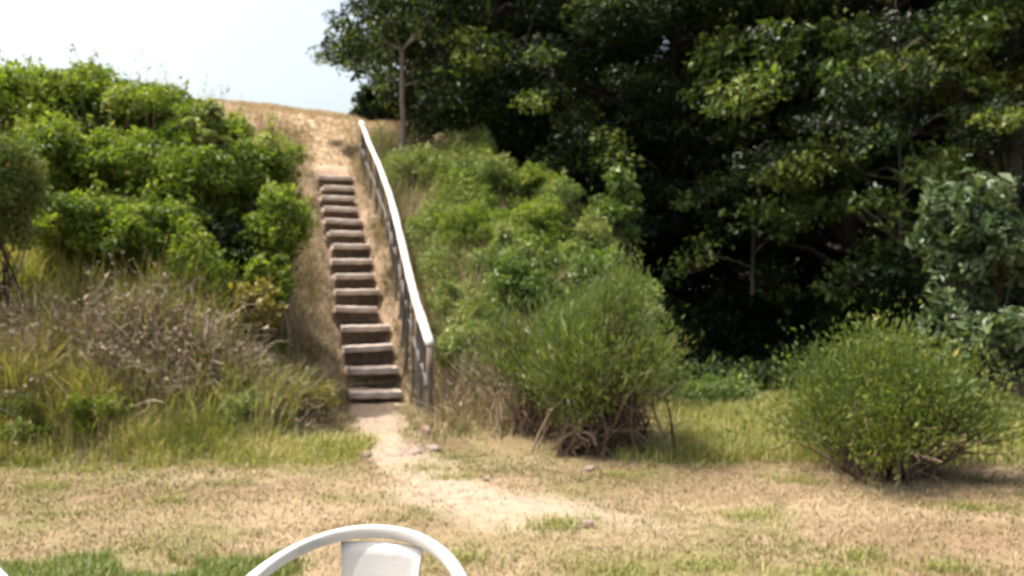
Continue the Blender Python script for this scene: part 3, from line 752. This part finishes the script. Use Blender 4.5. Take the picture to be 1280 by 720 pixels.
broom_bush('round_bush', 'round yellow green bush standing alone on the lawn at right', 1100, 6.45, 1.12, 1.06, 'bush_leaf', n=46000, size=0.038, aspect=0.36, brown=0.4, seed=12, nst=130)

# ---------------------------------------------------------------- dead thickets
def dead_brush(label, px, py_, D, rx, H, n=700, leafn=1500, seed=1):
    rng = np.random.default_rng(seed)
    x = (px - 640) / F * D; z0 = float(terrain(x, D))
    t = thing('dead_brush', label, 'dead brush', (x, D, z0), 0, 'dead brush on the banks')
    A = rng.normal(0, 1, (n, 3)) * [rx * 0.55, rx * 0.4, 0]
    A[:, 2] = terrain(A[:, 0] + x, A[:, 1] + D) - z0 - 0.03
    d = norm(rng.normal(0, 0.5, (n, 3)) + [0, -0.15, 0.8])
    B = A + d * (H * (0.45 + 0.6 * rng.random(n)))[:, None]
    sp = branch_paths(rng, A, B, 5, 0.12, 0.09)
    g = Geo(); tubes(g, sp, np.linspace(0.007, 0.002, 5)[None].repeat(n, 0), 3, tint=rng.random(n))
    obj('stems', g.mesh('stems'), M['dead_twig'], t, kind='stuff')
    k = rng.integers(0, n, leafn); f = rng.integers(1, 5, leafn)
    pos = sp[k, f] + rng.normal(0, 0.03, (leafn, 3))
    g = Geo(); leaves(g, rng, pos, norm(rng.normal(0, 1, (leafn, 3))), 0.042, 0.5, 0.2)
    obj('dry_leaves', g.mesh('dry_leaves'), M['dead_leaf'], t, kind='stuff')
dead_brush('grey brown dead thicket at the left edge below the dark bush', 30, 400, 7.8, 0.6, 0.95, seed=21, n=400, leafn=2200)
dead_brush('grey brown dead thicket in the middle of the left bank', 140, 420, 7.9, 0.65, 0.95, seed=22, n=440, leafn=2400)
dead_brush('dead thicket under the dark hollow of the left bank', 240, 430, 8.1, 0.6, 0.85, seed=23, n=420, leafn=2200)
dead_brush('dead stems beside the steps below the ochre bush', 325, 450, 8.3, 0.45, 0.6, seed=24, n=340, leafn=1200)
dead_brush('pale dead stems at the foot of the handrail', 615, 480, 8.9, 0.45, 0.65, seed=25, n=320, leafn=900)
dead_brush('small dark dry tussock beside the upper end of the handrail', 440, 160, 17.9, 0.22, 0.3, seed=28, n=160, leafn=250)
dead_brush('small dark dry tussock on the field at the head of the steps', 420, 155, 18.5, 0.14, 0.22, seed=29, n=100, leafn=150)

# ---------------------------------------------------------------- grasses (uncountable)
def ground_pts(rng, n, x0, x1, y0, y1, dens=None):
    x = x0 + (x1 - x0) * rng.random(n); y = y0 + (y1 - y0) * rng.random(n)
    if dens is not None:
        k = rng.random(n) < dens(x, y); x = x[k]; y = y[k]
    return np.stack([x, y, terrain(x, y) - 0.005], -1)
def grass(name, label, mat, B, h, w, lean, tint, rng):
    g = Geo(); blades(g, rng, B, h, w, lean, tint)
    o = obj(name, g.mesh(name), M[mat], kind='stuff'); o['label'] = label; o['category'] = 'grass'
    return o
rng = np.random.default_rng(404)
view = lambda x, y: (np.abs(x) < 0.70 * y + 0.4)
# short dry lawn
B = ground_pts(rng, 330000, -7.0, 7.5, 3.7, 10.5, lambda x, y: view(x, y) * (terrain(x, y) < 0.5) * (1 - 0.93 * bare(x, y)) * (0.35 + 0.65 * sstep(0.3, 0.6, fbm(x, y, 3.0, 51))) * np.clip(6 / y, 0, 1))
gr = sstep(0.48, 0.68, fbm(B[:, 0], B[:, 1], 1.3, 61)) * 0.55 + (fbm(B[:, 0] * 0.5, B[:, 1], 2.0, 63) - 0.5) * 1.3 + sstep(6.5, 7.6, B[:, 1]) * 0.25 + sstep(0.6, 0.7, fbm(B[:, 0], B[:, 1], 3.1, 67)) * 0.2
tn = np.clip(0.68 - gr * 0.75 + rng.normal(0, 0.17, len(B)), 0, 1)
grass('dry_lawn', 'short sun-dried lawn grass covering the flat ground', 'dry_grass', B, 0.016 + 0.032 * rng.random(len(B)) ** 2, 0.007, 0.9, tn, rng)
# green tufts near the camera at left
B = ground_pts(rng, 50000, -3.6, -1.0, 3.6, 4.6, lambda x, y: sstep(0.3, 0.58, fbm(x, y, 3.5, 81) + (4.06 - y) * 1.3) * (1 - sstep(-1.35, -1.0, x)))
grass('green_grass', 'strip of fresh green grass at the bottom left', 'green_grass', B, 0.03 + 0.06 * rng.random(len(B)), 0.006, 0.5, None, rng)
# scattered tufts on the lawn
c = np.array([[0.25, 4.92], [0.33, 5.0], [-0.75, 6.6], [1.9, 4.35], [2.3, 4.15], [1.0, 4.2], [-0.45, 6.3], [0.9, 6.3], [3.1, 5.4], [1.5, 5.2], [2.2, 6.1], [-2.4, 5.6], [-3.5, 6.0], [0.55, 4.1], [-0.3, 4.3], [1.6, 4.05]])
k = rng.integers(0, len(c), 5200); q = c[k] + rng.normal(0, 1, (5200, 2)) * rng.choice([0.6, 1.0, 2.0], (5200, 1)) * [0.13, 0.08]
B = np.stack([q[:, 0], q[:, 1], terrain(q[:, 0], q[:, 1])], -1)
grass('grass_tufts', 'small green tufts scattered over the dry lawn', 'yellow_grass', B, 0.02 + 0.05 * rng.random(len(B)), 0.006, 0.8, np.clip(rng.normal(0.45, 0.28, len(B)), 0, 1), rng)
# long grass at the foot of the left bank
B = ground_pts(rng, 110000, -5.8, -1.3, 5.9, 8.3, lambda x, y: sstep(5.7 + 0.6 * fbm(x, y, 1.3, 19), 7.1, y) * (1 - sstep(7.4, 8.3, y)) * (0.12 + 0.88 * sstep(0.42, 0.62, fbm(x, y, 1.9, 91))) * np.interp(x, [-4.2, -2.6, -1.3], [1, 0.55, 0.25]))
hh = np.interp(B[:, 0], [-5.6, -3.9, -2.9, -1.3], [0.8, 0.62, 0.3, 0.16]) * (0.07 + 0.93 * sstep(6.3, 7.5, B[:, 1])) * (0.3 + 0.8 * rng.random(len(B))) * (0.5 + fbm(B[:, 0], B[:, 1], 2.4, 29))
tn = np.clip(0.25 + 0.75 * fbm(B[:, 0], B[:, 1], 1.4, 23) + rng.normal(0, 0.25, len(B)), 0, 1)
grass('long_grass', 'long yellow green grass along the foot of the left bank', 'yellow_grass', B, hh, 0.008, 0.6, tn, rng)
B = ground_pts(rng, 15000, -5.8, -2.2, 7.3, 9.0, lambda x, y: 0.15 + 0.85 * sstep(0.4, 0.62, fbm(x, y, 1.7, 93)))
grass('thicket_grass', 'olive and straw grass growing through the dead thickets on the left', 'yellow_grass', B, 0.3 + 0.4 * rng.random(len(B)), 0.009, 0.6, np.clip(rng.normal(0.66, 0.28, len(B)), 0, 1), rng)
# straw on the slopes either side of the steps
def slope_d(x, y):
    d = x - cx(y)
    a = sstep(-2.1, -1.2, d) * (1 - sstep(-0.40, -0.31, d)) + sstep(0.31, 0.42, d) * (1 - sstep(1.2, 2.6, d))
    return a * sstep(7.6, 8.4, y) * (1 - sstep(17.0, 19.5, y) * 0.6) * (0.35 + 0.65 * sstep(0.35, 0.6, fbm(x, y, 1.8, 95)))
B = ground_pts(rng, 210000, -6.6, 1.6, 7.5, 19.5, slope_d)
d = B[:, 0] - cx(B[:, 1])
hh = np.where(d < 0, 0.24, 0.34) * (0.3 + 1.0 * rng.random(len(B)) ** 1.5) * np.clip(0.35 + (np.abs(d) - 0.42) * 1.6, 0.3, 1)
grass('slope_grass', 'straw coloured grass on the slopes either side of the steps', 'straw', B, hh, 0.011, 0.7, np.clip(fbm(B[:, 0], B[:, 1], 2.1, 45) * 0.9 + rng.normal(0, 0.25, len(B)), 0, 1), rng)
# mixed undergrowth of grass on both banks
B = ground_pts(rng, 60000, -8.5, 3.6, 7.6, 17.0, lambda x, y: (np.abs(x - cx(y)) > 1.2) * (terrain(x, y) > 0.2) * (0.3 + 0.7 * sstep(0.3, 0.6, fbm(x, y, 1.2, 99))))
grass('bank_grass', 'rough mixed grass between the bushes on the banks', 'yellow_grass', B, 0.18 + 0.3 * rng.random(len(B)), 0.009, 0.5, np.clip(rng.normal(0.5, 0.28, len(B)), 0, 1), rng)
B = ground_pts(rng, 15000, -3.4, 2.6, 8.6, 18.0, lambda x, y: (x - cx(y) > 0.8) * (terrain(x, y) > 0.15) * (0.15 + 0.85 * sstep(0.42, 0.6, fbm(x, y, 1.0, 33))))
grass('bank_straw', 'tall pale seeding grass standing among the bushes of the right bank', 'straw', B, 0.4 + 0.55 * rng.random(len(B)), 0.009, 0.35, np.clip(rng.normal(0.55, 0.28, len(B)), 0, 1), rng)
# dry hay on the field above
B = ground_pts(rng, 60000, -8.5, -2.2, 16.8, 22.5, lambda x, y: (np.abs(x - cx(y)) > 0.3) | (y > 17.3))
grass('field_grass', 'pale tan cut hay on the field above the steps', 'straw', B, 0.025 + 0.07 * rng.random(len(B)) ** 2, 0.014, 0.9, np.clip(0.5 + 0.7 * fbm(B[:, 0], B[:, 1], 1.3, 47) + rng.normal(0, 0.15, len(B)), 0, 1), rng)
# sunny grass behind and around the round bush
B = ground_pts(rng, 70000, 0.9, 7.0, 6.5, 11.5, lambda x, y: view(x, y) * sstep(6.7, 7.3, y + 0.3 * fbm(x, y, 1, 5)) * (0.3 + 0.7 * sstep(0.3, 0.6, fbm(x, y, 1.4, 15))))
grass('meadow_grass', 'sunlit yellow green grass behind the round bush', 'yellow_grass', B, 0.06 + 0.12 * rng.random(len(B)), 0.008, 0.5, np.clip(rng.normal(0.5, 0.24, len(B)), 0, 1), rng)
# thin seed heads along the skyline of the brambles
B = ground_pts(rng, 70, -7.4, -3.6, 10.4, 11.6, None)
g = Geo(); n = len(B); T2 = B + np.stack([rng.normal(0.05, 0.2, n), rng.normal(0, 0.2, n), 1.2 + 0.45 * rng.random(n)], -1)
sp = branch_paths(rng, B, T2, 5, 0.0, 0.03)
tubes(g, sp, np.linspace(0.004, 0.002, 5)[None].repeat(n, 0), 3, tint=rng.random(n))
k = np.repeat(np.arange(n), 7); f = rng.random(len(k)) * 0.3 + 0.72
pos = B[k] + (T2 - B)[k] * f[:, None] + rng.normal(0, 0.025, (len(k), 3))
leaves(g, rng, pos, norm(rng.normal(0, 1, (len(k), 3))), 0.045, 0.3, 0.2)
o = obj('seed_heads', g.mesh('seed_heads'), M['yellow_grass'], kind='stuff'); o['label'] = 'thin grass seed heads standing above the left skyline'; o['category'] = 'grass'

# leafy ground cover filling the banks between the bushes
def cover(name, label, mat, n, x0, x1, y0, y1, hmax, size, dens):
    B = ground_pts(rng, n, x0, x1, y0, y1, dens)
    hm = hmax * sstep(0.25, 0.75, fbm(B[:, 0], B[:, 1], 1.7, 7))
    B[:, 2] += hm * rng.random(len(B)) ** 0.5
    g = Geo(); leaves(g, rng, B, np.tile([0, -0.4, 0.5], (len(B), 1)), size, 0.35, 0.4, tint=np.clip(fbm(B[:, 0], B[:, 1], 2.5, 17) + rng.normal(0, 0.17, len(B)), 0, 1))
    o = obj(name, g.mesh(name), M[mat], kind='stuff'); o['label'] = label; o['category'] = 'ground cover'
cover('bramble_cover', 'low tangled bramble leaves covering the left bank', 'bramble_leaf', 50000, -8.5, -2.6, 8.6, 12.5, 0.95, 0.07, lambda x, y: (x - cx(y) < -1.15) * 1.0)
cover('weed_cover', 'low pale weeds covering the right bank', 'pale_leaf', 105000, -3.2, 3.0, 9.0, 18.0, 0.85, 0.066, lambda x, y: (x - cx(y) > 0.85) * (terrain(x, y) > 0.2) * (0.4 + 0.6 * sstep(0.35, 0.55, fbm(x, y, 1.1, 55))))
cover('bank_leaves', 'bright green leaves spread through the weeds of the right bank', 'bramble_leaf', 60000, -3.0, 3.0, 9.0, 17.0, 0.95, 0.07, lambda x, y: (x - cx(y) > 1.0) * (terrain(x, y) > 0.25) * sstep(0.4, 0.55, fbm(x, y, 0.9, 58)))

# ---------------------------------------------------------------- white plastic chairs
def sweep(profile_pts, side, up, wa, wb, k=8):
    """rounded bar of half sizes wa (along side) and wb (along up) following profile_pts"""
    a = np.arange(k) * 2 * np.pi / k + np.pi / k
    ca_, sa_ = np.cos(a), np.sin(a)
    ca_ = np.sign(ca_) * np.abs(ca_) ** 0.6; sa_ = np.sign(sa_) * np.abs(sa_) ** 0.6
    V = profile_pts[:, None] + side[:, None] * (ca_ * 1.0)[None, :, None] * np.reshape(wa, (-1, 1, 1)) + up[:, None] * sa_[None, :, None] * np.reshape(wb, (-1, 1, 1))
    n = len(profile_pts); idx = np.arange(n * k).reshape(n, k); nx = np.roll(idx, -1, 1)
    Q = np.stack([idx[:-1], nx[:-1], nx[1:], idx[1:]], -1).reshape(-1, 4)
    T = []
    for e in (0, n - 1):
        for j in range(1, k - 1): T.append([idx[e, 0], idx[e, j], idx[e, j + 1]])
    g = Geo(); g.add(V, T=T, Q=Q); return g

def slab(fn, nu, nv, th):
    """curved sheet fn(u,v)->xyz with thickness along its normal"""
    u, v = np.meshgrid(np.linspace(0, 1, nu), np.linspace(0, 1, nv), indexing='ij')
    Pm = fn(u, v)
    du = np.gradient(Pm, axis=0); dv = np.gradient(Pm, axis=1); N = norm(np.cross(du, dv))
    A = Pm + N * th / 2; B = Pm - N * th / 2
    idx = np.arange(nu * nv).reshape(nu, nv); m = nu * nv
    Qa = np.stack([idx[:-1, :-1], idx[1:, :-1], idx[1:, 1:], idx[:-1, 1:]], -1).reshape(-1, 4)
    Q = [Qa, Qa[:, ::-1] + m]
    for ring in (idx[0], idx[-1], idx[:, 0], idx[:, -1]):
        Q.append(np.stack([ring[:-1], ring[1:], ring[1:] + m, ring[:-1] + m], -1))
    g = Geo(); g.add(np.concatenate([A.reshape(-1, 3), B.reshape(-1, 3)]), Q=np.concatenate(Q)); return g

def back_curve(t):
    """t in -1..1 round the back; front of the chair is local -y"""
    a = t * np.pi / 2
    return np.stack([0.305 * np.sin(a), 0.24 - 0.30 * (1 - np.cos(a)), 0.625 + 0.20 * np.cos(a) ** 0.75], -1)
def make_chair(label, loc, rz):
    ch = thing('plastic_chair', label, 'chair', loc, rz, 'white plastic garden chairs')
    t = np.linspace(-1, 1, 33); c = back_curve(t)
    arm = np.array([[0.306, -0.10, 0.623], [0.305, -0.17, 0.615], [0.30, -0.22, 0.595]])
    L = arm * [-1, 1, 1]
    pts = np.concatenate([L[::-1], c, arm])
    tan = norm(np.gradient(pts, axis=0))
    outw = norm(np.stack([pts[:, 0], pts[:, 1] + 0.06, np.zeros(len(pts))], -1))
    side = norm(outw - tan * (outw * tan).sum(1, keepdims=True)); up = np.cross(tan, side)
    wide = np.interp(pts[:, 2], [0.58, 0.64, 0.82], [0.026, 0.026, 0.011]); thin = np.interp(pts[:, 2], [0.58, 0.64, 0.82], [0.010, 0.012, 0.017])
    o = obj('back_frame', sweep(pts, side, up, wide, thin, 10).mesh('back_frame', True), M['plastic'], ch)
    def splat(u, v):
        zt = 0.80; z = 0.43 + (zt - 0.43) * v
        hw = 0.112 - 0.022 * (1 - v) + 0.004 * np.sin(v * 6)
        x = (u * 2 - 1) * hw
        y = 0.165 + 0.07 * v - 0.9 * x ** 2
        z = z - 0.30 * x ** 2 * v
        return np.stack([x, y, z], -1)
    obj('back_splat', slab(splat, 9, 12, 0.007).mesh('back_splat', True), M['plastic'], ch)
    def seat(u, v):
        x = (u * 2 - 1) * (0.245 - 0.03 * v); y = -0.24 + 0.43 * v
        z = 0.425 - 0.02 * np.sin(v * np.pi) * (1 - (u * 2 - 1) ** 2) - 0.02 * (1 - v) ** 4 * 1.5 - 0.015 * v
        return np.stack([x, y, z], -1)
    obj('seat', slab(seat, 11, 11, 0.012).mesh('seat', True), M['plastic'], ch)
    for s in (-1, 1):
        for (a, b, w0) in (((0.30, -0.22, 0.595), (0.305, -0.28, 0.0), 0.026), ((0.20, 0.15, 0.43), (0.27, 0.27, 0.0), 0.028)):
            tt = np.linspace(0, 1, 9)[:, None]
            pts = (np.array(a) * (1 - tt) + np.array(b) * tt) * [s, 1, 1]
            sd = np.tile([1.0, 0, 0], (9, 1)); upv = np.tile([0, 1.0, 0], (9, 1))
            obj('leg', sweep(pts, sd, upv, w0 * (1 - 0.3 * tt[:, 0]), 0.024 * (1 - 0.3 * tt[:, 0]), 8).mesh('leg', True), M['plastic'], ch)
        # back upright joining the rear leg to the frame
        q = back_curve(np.array([0.86 * s]))[0]
        tt = np.linspace(0, 1, 6)[:, None]
        pts = np.array([0.20 * s, 0.15, 0.42]) * (1 - tt) + q * tt
        obj('upright', sweep(pts, np.tile([0.6 * s, 0.8, 0.0], (6, 1)), np.tile([0.8 * s, -0.6, 0], (6, 1)), np.full(6, 0.024), np.full(6, 0.008), 8).mesh('upright', True), M['plastic'], ch)
    return ch
cz = float(terrain(-0.37, 1.95))
make_chair('white plastic garden chair with arched back in the foreground', (-0.383, 1.80, cz - 0.012), R(-14))
make_chair('second white plastic chair just showing in the bottom left corner', (-1.27, 1.53, cz), R(-5))
